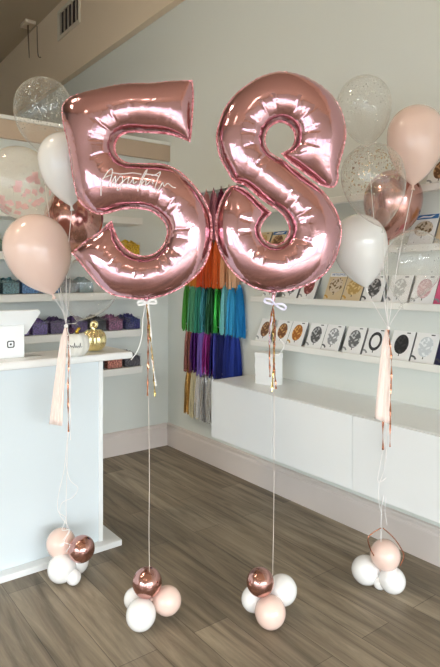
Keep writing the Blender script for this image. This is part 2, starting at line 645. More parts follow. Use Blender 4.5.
# ------------------------------------------------------------------ card terminal on the counter
bx_ = P(11, 357, 2.99)
rz = -0.10
T = thing('card_terminal', 'white point-of-sale stand with square logo on the left counter end', 'card terminal', (.911, 2.997, 1.075), rz)
MT = MATW[T.name]


def roundrect(w, h, r, n=5):
    pts = []
    for cx, cy, a0 in ((w / 2 - r, h / 2 - r, 0), (-w / 2 + r, h / 2 - r, 90), (-w / 2 + r, -h / 2 + r, 180), (w / 2 - r, -h / 2 + r, 270)):
        for k in range(n + 1):
            a = R_(a0 + 90 * k / n)
            pts.append((cx + r * math.cos(a), cy + r * math.sin(a)))
    return pts


def slab(pts2, M, t, mi=0, mb=None):
    """extrude a 2D outline (x, z) by thickness t along local y"""
    mb = mb or MB()
    n = len(pts2)
    vs = [M @ Vector((x, 0, z)) for x, z in pts2] + [M @ Vector((x, t, z)) for x, z in pts2]
    fs = [tuple(range(n)), tuple(range(2 * n - 1, n - 1, -1))] + [(i, (i + 1) % n, n + (i + 1) % n, n + i) for i in range(n)]
    return mb.add(vs, fs, mi)


def ring2(outer, inner, M, t):
    n = len(outer)
    m = MB()
    vs = [M @ Vector((x, 0, z)) for x, z in outer] + [M @ Vector((x, 0, z)) for x, z in inner] + [M @ Vector((x, t, z)) for x, z in outer] + [M @ Vector((x, t, z)) for x, z in inner]
    fs = []
    for i in range(n):
        j = (i + 1) % n
        fs += [(i, j, n + j, n + i), (2 * n + i, 2 * n + j, 3 * n + j, 3 * n + i), (i, j, 2 * n + j, 2 * n + i), (n + i, n + j, 3 * n + j, 3 * n + i)]
    return m.add(vs, fs)


M_pos = mat('terminal_white', (244, 246, 246), .3, var=.005)
leg_pts = [(x, z + .085) for x, z in roundrect(.138, .17, .006)]
slab(leg_pts, MT, .09).build('stand', M_pos, T, bevel=.003)
scr = [(-.085, 0), (.085, 0)]
w_t, w_b, hh = .30, .178, .135
scr = [(w_b / 2 - .004, 0), (w_b / 2, .004)] + [(w_t / 2 - .0, hh - .016), (w_t / 2 - .004, hh - .005), (w_t / 2 - .014, hh)] + [(-w_t / 2 + .014, hh), (-w_t / 2 + .004, hh - .005), (-w_t / 2, hh - .016)] + [(-w_b / 2, .004), (-w_b / 2 + .004, 0)]
Ms = MT @ Matrix.Translation((0, .035, .115)) @ Matrix.Rotation(R_(18), 4, 'X')
slab(scr, Ms, .016).build('tablet_holder', M_pos, T, bevel=.002)
Ml = MT @ Matrix.Translation((0, -.0012, .0715))
ring2(roundrect(.037, .037, .009), roundrect(.026, .026, .005), Ml, .0012).build('logo', M_blackink, T)
slab(roundrect(.010, .010, .0025), Ml, .0012).build('logo', M_blackink, T)
pl = MB().box((.07, -.02, .0), (.15, .075, .004), M=MT)  # thin grey plate lying flat on the countertop beside the stand
pl.build('grey_plate', mat('plate_grey', (196, 196, 190), .3), T, bevel=.001)


# ------------------------------------------------------------------ pumpkins
def pumpkin_profile(R, H):
    prof = []
    for i in range(19):
        a = -math.pi / 2 + math.pi * i / 18
        r = R * math.cos(a) ** .75 if 0 < i < 18 else 0
        z = H / 2 + H / 2 * math.sin(a) - (H * .10 * (1 - min(1, r / (R * .55))) if a > 0 else -H * .06 * (1 - min(1, r / (R * .55))))
        prof.append((r, z))
    return prof


pw = P(77, 356, 2.985)
o = thing('pumpkin', 'white ceramic pumpkin with script writing on the counter edge', 'pumpkin', (pw.x, pw.y + .0, 1.075), -YAW)
Mw = MATW[o.name]
Hh, Rw = .130, .065
MB().lathe(pumpkin_profile(Rw, Hh), 64, Mw, lobes=10, ldepth=.10).build('body', mat('pumpkin_white', (238, 236, 228), .35), o)
MB().tube([Mw @ Vector(p) for p in ((0, 0, Hh - .02), (0, 0, Hh + .006), (.008, 0, Hh + .018), (.016, 0, Hh + .022))], [.012, .010, .008, .006], 8).build('stem', mat('gold_stem', (198, 160, 62), .25, 1.0), o)
m = MB()
for k in range(7):
    a = k / 7 * 2 * math.pi
    cpt = Vector((-.024 + .010 * math.cos(a), -.02 + .006 * math.sin(a), Hh + .010 + .010 * math.sin(a)))
    m.lathe([(0, -.009), (.008, -.003), (.008, .003), (0, .009)], 8, Mw @ Matrix.Translation(cpt))
m.build('flower', mat('plum_flower', (60, 22, 52), .6), o)
pts = [(-.042, .062), (-.036, .052), (-.031, .061), (-.033, .070), (-.026, .064), (-.022, .056), (-.018, .068), (-.013, .058), (-.008, .066), (-.002, .055), (.004, .082), (.006, .056), (.012, .066), (.016, .055), (.022, .066), (.027, .056), (.032, .080), (.034, .057), (.040, .062)]
pts = catmull(pts, 4)
lp = []
for x, z in pts:
    lp.append(Mw @ Vector((x, -math.sqrt(max(1e-6, (Rw * .985) ** 2 - x * x)) - .001, z)))
MB().tube(lp, .0014, 5).build('lettering', mat('ink_grey', (92, 88, 84), .6), o)

pg = P(94, 351, 3.2)
o = thing('pumpkin', 'shiny gold pumpkin with a curled stem, behind the white one', 'pumpkin', (pg.x, pg.y, 1.075), -YAW)
Mg = MATW[o.name]
Hg, Rg = .130, .069
M_gold = mat('gold_chrome', (236, 222, 170), .2, 1.0, var=.03)
MB().lathe(pumpkin_profile(Rg, Hg), 80, Mg, lobes=12, ldepth=.16).build('body', M_gold, o)
st = [(0, 0, Hg - .02), (-.006, 0, Hg + .004), (-.014, 0, Hg + .016), (-.012, 0, Hg + .028), (.002, 0, Hg + .035), (.014, 0, Hg + .028), (.014, 0, Hg + .017), (.005, 0, Hg + .008)]
MB().tube([Mg @ Vector(p) for p in catmull(st, 5)], [.014] * 10 + [.0095] * 26, 10).build('stem', M_gold, o)

# ------------------------------------------------------------------ gift bag on the cabinet
gb = P(268, 381, 3.60)
g = thing('gift_bag', 'small white paper gift bag standing on the wall cabinet', 'gift bag', (2.47, 2.74, .803), R_(-78))
Mg = MATW[g.name]
M_paper = mat('white_paper', (244, 244, 242), .55, var=.01)
mb = MB()
w, dd, hb = .155, .085, .20
mb.box((-w / 2, -dd / 2, 0), (w / 2, -dd / 2 + .002, hb), M=Mg).box((-w / 2, dd / 2 - .002, 0), (w / 2, dd / 2, hb), M=Mg)
mb.box((-w / 2, -dd / 2 + .002, 0), (-w / 2 + .002, dd / 2 - .002, hb), M=Mg).box((w / 2 - .002, -dd / 2 + .002, 0), (w / 2, dd / 2 - .002, hb), M=Mg)
mb.box((-w / 2 + .002, -dd / 2 + .002, 0), (w / 2 - .002, dd / 2 - .002, .002), M=Mg)
mb.build('bag', M_paper, g)
MB().box((-w / 2 - .003, -dd / 2 - .003, hb - .03), (w / 2 + .003, dd / 2 + .003, hb + .002), M=Mg).build('folded_top', M_paper, g, bevel=.002)
MB().tube([Mg @ Vector(p) for p in catmull([(-w / 2, -.01, .14), (-w / 2 - .022, -.01, .13), (-w / 2 - .024, -.01, .09), (-w / 2, -.01, .075)], 5)], .003, 6).build('handle', M_paper, g)

# ------------------------------------------------------------------ balloon packets on the ledge shelves
M_card = mat('card_white', (240, 240, 239), .35, var=.02)
M_cardtan = mat('card_tan', (216, 196, 160), .4, var=.05, vscale=30)
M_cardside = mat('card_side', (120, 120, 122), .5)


def blot_mat(name, c1, c2, metal=0.0, rough=.3, scale=60):
    if name in MATS:
        return MATS[name]
    m, nt, b = newmat(name)
    tc = nt.nodes.new('ShaderNodeTexCoord')
    n = nt.nodes.new('ShaderNodeTexNoise')
    n.inputs['Scale'].default_value = scale
    n.inputs['Detail'].default_value = 1
    nt.links.new(tc.outputs['Object'], n.inputs['Vector'])
    rp = nt.nodes.new('ShaderNodeValToRGB')
    rp.color_ramp.elements[0].position, rp.color_ramp.elements[1].position = .50, .58
    rp.color_ramp.elements[0].color, rp.color_ramp.elements[1].color = (*lin(c1), 1), (*lin(c2), 1)
    nt.links.new(n.outputs['Fac'], rp.inputs[0])
    nt.links.new(rp.outputs[0], b.inputs['Base Color'])
    b.inputs['Metallic'].default_value = metal
    b.inputs['Roughness'].default_value = rough
    MATS[name] = m
    return m


PRINT = {
    'brown': blot_mat('print_brown', (104, 66, 40), (190, 150, 110)), 'copper': blot_mat('print_copper', (122, 76, 44), (206, 160, 104)),
    'orange': blot_mat('print_orange', (168, 98, 36), (222, 170, 96)), 'charcoal': blot_mat('print_charcoal', (84, 84, 86), (184, 184, 186)),
    'silver': blot_mat('print_silver', (150, 152, 154), (234, 236, 238)), 'grey': blot_mat('print_grey', (104, 106, 108), (206, 208, 210)),
    'black': blot_mat('print_black', (36, 38, 42), (60, 62, 66)), 'clear': blot_mat('print_clear', (206, 212, 216), (240, 244, 246)),
    'pink': blot_mat('print_pink', (206, 168, 172), (228, 204, 206)), 'tan': blot_mat('print_tan', (190, 156, 96), (226, 202, 150)),
    'rose': blot_mat('print_rose', (130, 66, 66), (190, 130, 124)), 'floral': blot_mat('print_floral', (216, 200, 180), (120, 96, 60)),
    'pale': blot_mat('print_pale', (190, 192, 190), (236, 238, 236)),
}
ACC = {k: mat('accent_' + k, c, .4) for k, c in dict(gold=(206, 160, 70), grey=(150, 152, 154), dark=(72, 74, 78), blue=(44, 106, 168), white=(244, 244, 244), pink=(214, 90, 130), navy=(40, 40, 74)).items()}


def text_mesh(body, size, M, parent, m, name='lettering'):
    cu = bpy.data.curves.new(name, 'FONT')
    cu.body = body
    cu.size = size
    cu.align_x = cu.align_y = 'CENTER'
    cu.extrude = .0003
    cu.resolution_u = 2
    tmp = bpy.data.objects.new('tmp', cu)
    C.objects.link(tmp)
    dg = bpy.context.evaluated_depsgraph_get()
    me = bpy.data.meshes.new_from_object(tmp.evaluated_get(dg))
    bpy.data.objects.remove(tmp)
    bpy.data.curves.remove(cu)
    me.transform(MATW[parent.name].inverted() @ M)
    me.materials.clear()
    me.materials.append(m)
    o = bpy.data.objects.new(name, me)
    C.objects.link(o)
    o.parent = parent
    return o


def packet(y, z, kind, label, pr, tilt=25, w=.138, h=.165, ring=False, header=None, card=None, arc='grey', oval=(.043, .056), text=None, th=.017):
    o = thing('balloon_packet', label, 'balloon packet', (2.612, y, z), 0, 'packaged foil balloons on the ledge shelves')
    # local frame: u = image right (-y), v = up the card, n = toward the room
    Mx = Matrix.Translation((2.6 + .012, y, z)) @ Matrix.Rotation(R_(tilt), 4, 'Y') @ Matrix(((0, 1, 0, 0), (-1, 0, 0, 0), (0, 0, 1, 0), (0, 0, 0, 1)))
    # in this frame +x -> -y world (image right), y -> +x world (into the wall), z up
    m = MB()
    m.box((-w / 2, 0, 0), (w / 2, th, h), M=Mx)
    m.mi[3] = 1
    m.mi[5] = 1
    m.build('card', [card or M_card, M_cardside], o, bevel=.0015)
    ce = Mx @ Matrix.Translation((.0, -.0012, h * .53))
    ov = [(oval[0] * math.cos(a), oval[1] * math.sin(a)) for a in [2 * math.pi * i / 28 for i in range(28)]]
    if ring:
        iv = [(x * .68, z_ * .68) for x, z_ in ov]
        ring2(ov, iv, ce, .0012).build('printed_balloon', pr, o)
    else:
        slab(ov, ce, .0012).build('printed_balloon', pr, o)
    # balloon tail in the print
    slab([(-.003, -oval[1] - .012), (.003, -oval[1] - .012), (.002, -oval[1]), (-.002, -oval[1])], ce, .001).build('printed_tail', ACC['dark'], o)
    # corner swoosh and top tab
    sw = []
    for i in range(9):
        a = R_(100 - 80 * i / 8)
        sw.append((-w / 2 + .006 + .034 * math.cos(a) * .9, .004 + .030 * math.sin(a)))
    for i in range(9):
        a = R_(20 + 80 * i / 8)
        sw.append((-w / 2 + .006 + .022 * math.cos(a) * .9, .004 + .020 * math.sin(a)))
    slab(sw, Mx @ Matrix.Translation((0, -.001, 0)), .001).build('printed_corner', ACC[arc], o)
    if header:
        slab([(-w / 2 + .004, h - .030), (w / 2 - .004, h - .030), (w / 2 - .004, h - .004), (-w / 2 + .004, h - .004)], Mx @ Matrix.Translation((0, -.001, 0)), .001).build('header', ACC[header], o)
    else:
        slab([(.018, h - .014), (.040, h - .014), (.040, h - .008), (.018, h - .008)], Mx @ Matrix.Translation((0, -.001, 0)), .001).build('printed_tab', ACC['dark'], o)
    if header == 'blue':
        sw2 = [(-.05, h - .024), (-.02, h - .012), (.02, h - .016), (.052, h - .009), (.03, h - .023), (-.01, h - .021)]
        slab(sw2, Mx @ Matrix.Translation((0, -.002, 0)), .001).build('printed_swoosh', ACC['white'], o)
    if text:
        tm = Mx @ Matrix.Translation((0, -.0018, h - .017)) @ Matrix.Rotation(R_(90), 4, 'X')
        text_mesh(text, .021, tm, o, ACC['white'] if header == 'blue' else ACC['blue'])
    return o


def pk_y(px, x=2.645):
    d = depth_on(px, 0, x)
    return P(px, HY, d).y


def spread(ys, gap=.1405):
    """nudge neighbours apart so no two packets share the same place"""
    ys = list(ys)
    for _ in range(200):
        for i in range(len(ys) - 1):
            d = ys[i] - ys[i + 1]
            if d < gap:
                ys[i] += (gap - d) / 2
                ys[i + 1] -= (gap - d) / 2
    return ys


low = [(265, 'brown', {}, 'packet with brown oval balloon, leftmost on the lowest ledge'), (282.5, 'copper', dict(arc='gold'), 'packet with copper balloon right of the ribbons of the eight'),
       (296.5, 'orange', dict(arc='gold'), 'packet with golden orange balloon on the lowest ledge'), (316, 'charcoal', {}, 'packet with charcoal oval balloon on the lowest ledge'),
       (332.5, 'silver', dict(arc='dark'), 'packet with bright silver balloon on the lowest ledge'), (354, 'grey', {}, 'packet with dark grey balloon left of the pink fabric tassel'),
       (375, 'black', dict(ring=True), 'packet with black ring balloon behind the pink fabric tassel'), (401, 'black', dict(arc='dark'), 'packet with solid black balloon right of the pink fabric tassel'),
       (426, 'clear', dict(arc='dark'), 'packet with clear balloon near the right picture edge, lowest ledge'), (449, 'black', dict(arc='dark', card=ACC['navy']), 'navy packet cut off by the right edge, lowest ledge')]
for (px, kd, kw, lab), yy in zip(low, spread([pk_y(q[0]) for q in low])):
    packet(yy, SH[0], kd, lab, PRINT[kd], **kw)
up = [(272, 'rose', {}, 'packet with rose print behind the bow of the eight'), (292, 'charcoal', {}, 'packet with dark print under the rim of the eight, second ledge'),
      (309, 'rose', {}, 'packet with reddish print under the right rim of the eight'), (335, 'floral', dict(card=M_cardtan, header='white', text='METROPOL', h=.185, arc='gold', oval=(.052, .052)), 'tan floral packet with blue letters at its top, second ledge'),
      (353.5, 'tan', dict(card=M_cardtan, arc='gold', oval=(.054, .05)), 'tan packet with round script print under the white balloon'),
      (374, 'charcoal', dict(arc='dark'), 'packet with grey print behind the gathered ribbons, second ledge'), (399, 'pale', dict(), 'packet with pale silver balloon behind the low clear balloon'),
      (425, 'pink', dict(arc='grey'), 'packet with pale pink balloon behind the low clear balloon'), (448, 'pink', dict(card=ACC['pink']), 'pink packet cut off by the right edge, second ledge')]
for (px, kd, kw, lab), yy in zip(up, spread([pk_y(q[0]) for q in up])):
    packet(yy, SH[1], kd, lab, PRINT[kd], **kw)
third = [(262, 'tan', dict(card=M_cardtan), 'tan packet on the third ledge hidden behind the eight'), (277, 'brown', dict(card=M_cardtan, header='blue', oval=(.05, .045)), 'brown packet seen through the lower hole of the eight'),
         (423, 'floral', dict(header='blue', h=.185, w=.15, oval=(.054, .045), arc='white'), 'white packet with blue header and floral print, third ledge'),
         (449, 'tan', dict(card=M_cardtan), 'tan packet cut off by the right edge, third ledge')]
for (px, kd, kw, lab), yy in zip(third, spread([pk_y(q[0]) for q in third], .152)):
    packet(yy, SH[2], kd, lab, PRINT[kd], **kw)
packet(pk_y(441), SH[3], 'brown', 'packet on the topmost ledge beside the blush balloon', PRINT['brown'])

# ------------------------------------------------------------------ wall tassels
M_rail = mat('rail_white', (228, 228, 224), .5)


def foilmat(name, rgb, metal):
    return mat('tassel_' + name, rgb, .25 if metal else .75, .55 if metal else 0, var=.45 if metal else .25, vscale=70)


TROWS = [
    (2.17, 'top row', [('magenta', (150, 40, 96), 1), ('plum', (110, 40, 110), 1), ('violet', (96, 60, 150), 0), ('dusty pink', (204, 140, 140), 0), ('mauve', (176, 110, 130), 1), ('burgundy', (120, 44, 70), 1), ('rose', (190, 130, 120), 1), ('wine', (96, 30, 52), 0)]),
    (1.80, 'second row', [('mustard', (214, 150, 46), 0), ('amber', (224, 132, 40), 0), ('red orange', (206, 70, 24), 0), ('deep orange', (222, 84, 20), 0), ('orange', (226, 98, 36), 0), ('peach', (230, 164, 122), 0), ('pale peach', (236, 186, 150), 0)]),
    (1.435, 'third row', [('leaf green', (70, 150, 50), 0), ('sage green', (84, 160, 120), 0), ('jade', (40, 130, 108), 0), ('dark teal foil', (24, 92, 96), 1), ('dark green foil', (14, 70, 36), 1), ('bright green foil', (40, 150, 50), 1), ('light aqua', (118, 196, 204), 0), ('sky blue', (50, 160, 214), 0), ('bright blue', (28, 140, 204), 0)]),
    (1.09, 'fourth row', [('rose brown foil', (150, 92, 84), 1), ('purple foil', (92, 36, 130), 1), ('lavender', (124, 96, 190), 0), ('magenta foil', (132, 24, 112), 1), ('navy foil', (28, 30, 110), 1), ('navy', (24, 34, 110), 0), ('royal navy', (26, 46, 140), 0), ('royal blue', (30, 58, 160), 0)]),
    (.73, 'bottom row', [('gold foil', (190, 142, 70), 1), ('cream', (234, 222, 186), 0), ('white', (242, 240, 242), 0), ('pearl', (236, 234, 238), 1), ('silver foil', (220, 222, 222), 1), ('dark silver foil', (170, 172, 172), 1)]),
]
ROWY = [(4.02, 3.24), (3.98, 3.28), (4.00, 3.22), (3.97, 3.26), (3.97, 3.50)]
for (ztop, rown, cols), (ya, yb) in zip(TROWS, ROWY):
    n = len(cols)
    rail = MB().box((2.66, yb - .04, ztop + .004), (XR, ya + .04, ztop + .016)).build('hanging_rail', M_rail)
    rail['label'], rail['category'], rail['group'] = 'thin white rail on the wall holding the %s of tassels' % rown, 'rail', 'tassel rails'
    for i, (cn, rgb, metal) in enumerate(cols):
        y = ya + (yb - ya) * (i + .5) / n
        word = 'foil fringe tassel' if metal and 'foil' not in cn else ('fringe tassel' if metal else 'paper fringe tassel')
        o = thing('tassel', '%s %s hanging in the %s on the wall' % (cn, word, rown), 'tassel', (2.655, y, ztop), 0, 'fringe tassels on the wall, ' + rown)
        sw = abs(yb - ya) / n * .5
        L = .392 + random.uniform(-.012, .012)
        m = MB()
        x0 = 2.648
        ns = 40
        for s in range(ns):
            a = 2 * math.pi * (s / ns) + random.uniform(-.1, .1)
            rr = random.uniform(.55, 1.0)
            ex, ey = .030 * math.cos(a) * rr, sw * 1.5 * math.sin(a) * rr
            pts = []
            lb = L * random.uniform(.94, 1.0)
            ph = random.uniform(0, 6)
            for q in range(7):
                t = q / 6
                e = min(1, .42 + t ** .6 * .65) if t > 0 else .38
                wob = .0035 * math.sin(ph + t * 9) * t
                pts.append(Vector((min(x0 + ex * e + wob, 2.684), y + ey * e + wob, ztop - .02 - (lb - .02) * t)))
            wd_ = random.uniform(.005, .008)
            dirv = Vector((-math.sin(a) * .4, math.cos(a) + random.uniform(-.4, .4), 0))
            dirv = Vector((random.uniform(-1.2, 1.2) if metal else random.uniform(-.5, .5), 1, 0)).normalized()
            vs, fs = [], []
            for q, p in enumerate(pts):
                ww = wd_ * (.5 + .5 * min(1, q / 2))
                vs += [p - dirv * ww, p + dirv * ww]
            for q in range(6):
                fs.append((2 * q, 2 * q + 1, 2 * q + 3, 2 * q + 2))
            m.add(vs, fs)
        tm = foilmat(cn, rgb, metal)
        m.build('fringe', tm, o)
        kn = MB().lathe([(0, -.035), (.016, -.03), (.011, -.018), (.014, -.006), (0, .004)], 10, Matrix.Translation((x0, y, ztop)))
        kn.build('knot', tm, o)
        lp = [(x0 + .004 * math.cos(a), y + .009 * math.cos(a), ztop + .010 + .012 * math.sin(a)) for a in [2 * math.pi * q / 10 for q in range(11)]]
        MB().tube(lp, .002, 5).build('loop', tm, o)

# ------------------------------------------------------------------ foil number balloons
def foil_mat():
    m, nt, b = newmat('rose_gold_foil')
    b.inputs['Base Color'].default_value = (.64, .36, .405, 1)
    b.inputs['Metallic'].default_value = 1
    b.inputs['Roughness'].default_value = .13
    tc = nt.nodes.new('ShaderNodeTexCoord')
    n = nt.nodes.new('ShaderNodeTexNoise')
    n.inputs['Scale'].default_value = 16
    n.inputs['Detail'].default_value = 3
    nt.links.new(tc.outputs['Object'], n.inputs['Vector'])
    bp = nt.nodes.new('ShaderNodeBump')
    bp.inputs['Strength'].default_value = .10
    bp.inputs['Distance'].default_value = .02
    nt.links.new(n.outputs['Fac'], bp.inputs['Height'])
    nt.links.new(bp.outputs[0], b.inputs['Normal'])
    return m


M_foil = foil_mat()
M_flange = mat('pink_foil_seam', (230, 164, 170), .22, 1.0, var=.2, vscale=80, bump=.6, bscale=120)


def foil_balloon(name, label, poly, corners, d, neck, thick=.80):
    out = np.array(catmull(poly, 6, True, corners))
    # resample at ~1.5 px
    seg = np.linalg.norm(np.roll(out, -1, 0) - out, axis=1)
    L = seg.sum()
    cum = np.concatenate([[0], np.cumsum(seg)])
    ns = int(L / 1.5)
    ss = np.arange(ns) * L / ns
    closed = np.vstack([out, out[:1]])
    ol = np.stack([np.interp(ss, cum, closed[:, 0]), np.interp(ss, cum, closed[:, 1])], 1)
    for c in corners:
        j = np.argmin(((ol - np.array(poly[c])) ** 2).sum(1))
        ol[j] = poly[c]
    # curvature (positive = concave, inner bends)
    A = np.roll(ol, 5, 0)
    B = np.roll(ol, -5, 0)
    ta, tb = ol - A, B - ol
    ang = np.arctan2(ta[:, 0] * tb[:, 1] - ta[:, 1] * tb[:, 0], (ta * tb).sum(1))
    area2 = (ol[:, 0] * np.roll(ol[:, 1], -1) - np.roll(ol[:, 0], -1) * ol[:, 1]).sum()
    curv = -ang * np.sign(area2) / 7.5
    ker = np.ones(9) / 9
    curv = np.convolve(np.concatenate([curv[-4:], curv, curv[:4]]), ker, 'valid')
    inner = np.clip(curv / .045, 0, 1)
    outer = np.clip(-curv / .03, 0, 1)
    x0, y0 = ol.min(0) - 4
    x1, y1 = ol.max(0) + 4
    st = .75
    nx, ny = int((x1 - x0) / st), int((y1 - y0) / st)
    FL = 1.5

    def sdf(pts):
        """distance to outline, index of nearest sample, inside?"""
        dist = np.empty(len(pts))
        idx = np.empty(len(pts), int)
        ins = np.zeros(len(pts), bool)
        a, b = ol, np.roll(ol, -1, 0)
        ab = b - a
        l2 = (ab ** 2).sum(1)
        for i in range(0, len(pts), 4000):
            p = pts[i:i + 4000]
            ap = p[:, None, :] - a[None]
            t = np.clip((ap * ab).sum(2) / l2, 0, 1)
            q = ap - t[..., None] * ab
            dd = (q ** 2).sum(2)
            k = dd.argmin(1)
            dist[i:i + 4000] = np.sqrt(dd[np.arange(len(p)), k])
            idx[i:i + 4000] = k
            c = ((a[None, :, 1] > p[:, None, 1]) != (b[None, :, 1] > p[:, None, 1]))
            den = np.where(ab[:, 1] == 0, 1e-12, ab[:, 1])
            xi = a[None, :, 0] + (p[:, None, 1] - a[None, :, 1]) * (ab[:, 0] / den)[None]
            ins[i:i + 4000] = (c & (p[:, None, 0] < xi)).sum(1) % 2 == 1
        return dist, idx, ins

    gx, gy = np.meshgrid(x0 + np.arange(nx) * st, y0 + np.arange(ny) * st)
    gp = np.stack([gx.ravel(), gy.ravel()], 1)
    gd, gi, gin = sdf(gp)
    mask = (gin & (gd > FL)).reshape(ny, nx)
    u = np.zeros((ny, nx))
    yy, xx = np.mgrid[0:ny, 0:nx]
    red = ((xx + yy) % 2 == 0)
    mi = mask[1:-1, 1:-1]
    rm, bm_ = mi & red[1:-1, 1:-1], mi & ~red[1:-1, 1:-1]
    for it in range(500):
        for mm in (rm, bm_):
            nb = (u[:-2, 1:-1] + u[2:, 1:-1] + u[1:-1, :-2] + u[1:-1, 2:] + st * st) / 4
            c = u[1:-1, 1:-1]
            c[mm] += 1.9 * (nb - c)[mm]

    def height(pts, dist, idx):
        fx = np.clip((pts[:, 0] - x0) / st, 0, nx - 2)
        fy = np.clip((pts[:, 1] - y0) / st, 0, ny - 2)
        ix, iy = fx.astype(int), fy.astype(int)
        fx -= ix
        fy -= iy
        uu = u[iy, ix] * (1 - fx) * (1 - fy) + u[iy, ix + 1] * fx * (1 - fy) + u[iy + 1, ix] * (1 - fx) * fy + u[iy + 1, ix + 1] * fx * fy
        h = thick * np.sqrt(np.maximum(2 * uu, 0))
        dd = np.maximum(dist - FL, 0)
        s = ss[idx]
        iw, ow = inner[idx], outer[idx]
        # puckers along the seam
        puck = np.abs(np.sin(s * math.pi / 5.3 + .8 * np.sin(s * .13)))
        h = h - (1.0 - puck) * np.exp(-dd / 3.0) * np.minimum(h, 1.4) * (.35 + .5 * np.maximum(iw, ow * .6))
        # long radial creases around the inside of bends
        ph = (s + 1.3 * np.sin(s * .37)) / 7.2
        fr = np.abs((ph % 1) - .5) * 2            # 1 at the crease
        facet = (fr ** 2)
        h = h - facet * 0.4 * iw * np.exp(-((dd - 9) / 11.0) ** 2) * np.minimum(1, h / 6)
        cr = np.clip((fr - .62) / .38, 0, 1)
        h = h - cr * .55 * iw * np.exp(-((dd - 12) / 12.0) ** 2) * np.minimum(1, h / 6)
        return np.where(dist <= FL + .02, 0.0, np.maximum(h, .05))

    # sample points
    nrm = np.stack([-(np.roll(ol, -1, 0) - np.roll(ol, 1, 0))[:, 1], (np.roll(ol, -1, 0) - np.roll(ol, 1, 0))[:, 0]], 1)
    nrm /= np.linalg.norm(nrm, axis=1)[:, None]
    if area2 < 0:
        nrm = -nrm
    rings = []
    for r in (FL, FL + .5, FL + 1.2, FL + 2.2, FL + 3.5, FL + 5.0):
        p = ol + nrm * r
        dd, _, ins = sdf(p)
        rings.append(p[ins & (dd > r - .12)])
    gs = 1.2
    ggx, ggy = np.meshgrid(np.arange(x0, x1, gs), np.arange(y0, y1, gs))
    ggx = ggx + (np.arange(ggx.shape[0]) % 2)[:, None] * gs / 2
    gp2 = np.stack([ggx.ravel(), ggy.ravel()], 1)
    dd, _, ins = sdf(gp2)
    gp2 = gp2[ins & (dd > FL + 5.8)]
    allp = np.vstack([ol] + rings + [gp2])
    no = len(ol)
    edges = [(i, (i + 1) % no) for i in range(no)]
    vo, eo, fo, *_r = delaunay_2d_cdt([Vector((float(a), float(b))) for a, b in allp], edges, [], 0, 1e-5)
    V2 = np.array([[v.x, v.y] for v in vo])
    F = np.array([list(f) for f in fo if len(f) == 3])
    cen = V2[F].mean(1)
    cd, _, cin = sdf(cen)
    F, cd = F[cin], cd[cin]
    vd, vi, _ = sdf(V2)
    H = height(V2, vd, vi)
    k = d / FPX
    loc = P(neck[0], neck[1], d)
    root = thing(name, label, 'number balloon', loc, -YAW)
    Mr = MATW[root.name]

    def w(i, sgn, extra=0.0):
        return Mr @ Vector(((V2[i, 0] - neck[0]) * k, (-sgn * H[i]) * k + extra, (neck[1] - V2[i, 1]) * k))
    flm = vd[F].max(1) <= FL + .05
    body = F[~flm]
    m = MB()
    used = np.unique(body)
    mapf, mapb = {}, {}
    vs = []
    for i in used:
        mapf[i] = len(vs)
        vs.append(w(i, 1))
        if H[i] <= 1e-9:
            mapb[i] = mapf[i]
        else:
            mapb[i] = len(vs)
            vs.append(w(i, -1))
    fs = []
    for f in body:
        a = tuple(mapf[i] for i in f)
        b = tuple(mapb[i] for i in f[::-1])
        fs.append(a)
        if set(b) != set(a):
            fs.append(b)
    m.add(vs, fs, 0, True)
    m.build('foil_body', M_foil, root)
    # seam flange, ruffled
    fl = F[flm]
    m = MB()
    used = np.unique(fl)
    mp, vs = {}, []
    for i in used:
        onedge = vd[i] < .2
        z = (0.5 * math.sin(ss[vi[i]] * 1.9) + .35 * math.sin(ss[vi[i]] * .83)) * k * (1 if onedge else 0)
        mp[i] = len(vs)
        vs.append(w(i, 1, z - .0006))
        vs.append(w(i, 1, z + .0006))
    fs = []
    for f in fl:
        fs.append(tuple(mp[i] for i in f))
        fs.append(tuple(mp[i] + 1 for i in f[::-1]))
    m.add(vs, fs)
    m.build('seam_flange', M_flange, root)

    def surf(px, py, lift=.25):
        p = np.array([[px, py]], float)
        a, b, _ = sdf(p)
        hh = height(p, a, b)[0]
        return Mr @ Vector(((px - neck[0]) * k, -(hh + lift) * k, (neck[1] - py) * k))
    return root, surf


FIVE = [(192.8, 80), (193.9, 95), (193.2, 115), (191.8, 133), (190.5, 142.5), (186, 140.5), (178, 137.5), (170, 135.3), (160, 134), (146.6, 133.2), (129, 133.2), (120, 137), (115.6, 146), (118, 155.6), (127, 162), (141.8, 163), (158, 163.3),
        (169.5, 165.5), (180, 171), (190, 180), (200, 192), (208.4, 206.8), (212.3, 224), (211.2, 245.7), (206, 263), (195.4, 277), (178, 290), (157, 298), (140, 299.5), (126, 298), (110, 294), (97, 283.5), (83.6, 267.5), (71, 252.7),
        (80, 245), (87.3, 239), (95, 234.5), (102, 229), (108, 222.8), (111.8, 220.3), (114.5, 229), (121, 242.5), (130, 251.4), (142.3, 255.5), (154.6, 252.8), (162.7, 244.6), (166.6, 233.7), (164.8, 224), (157.3, 216), (149, 211),
        (135.5, 209), (123, 209.8), (114.5, 211.8), (104, 214.5), (96, 214), (85.5, 208), (78, 200), (72.4, 177), (68, 146), (63, 124), (61.5, 110), (64, 102), (73, 95.5), (87.7, 91), (105, 87), (118.6, 84.5), (135, 83), (149, 83), (168.6, 81)]
c5 = [FIVE.index((192.8, 80)), FIVE.index((190.5, 142.5)), FIVE.index((71, 252.7)), FIVE.index((111.8, 220.3))]
D5 = 2.40
five, surf5 = foil_balloon('number_balloon', 'rose gold foil number five balloon with white script writing', FIVE, c5, D5, (146, 299))

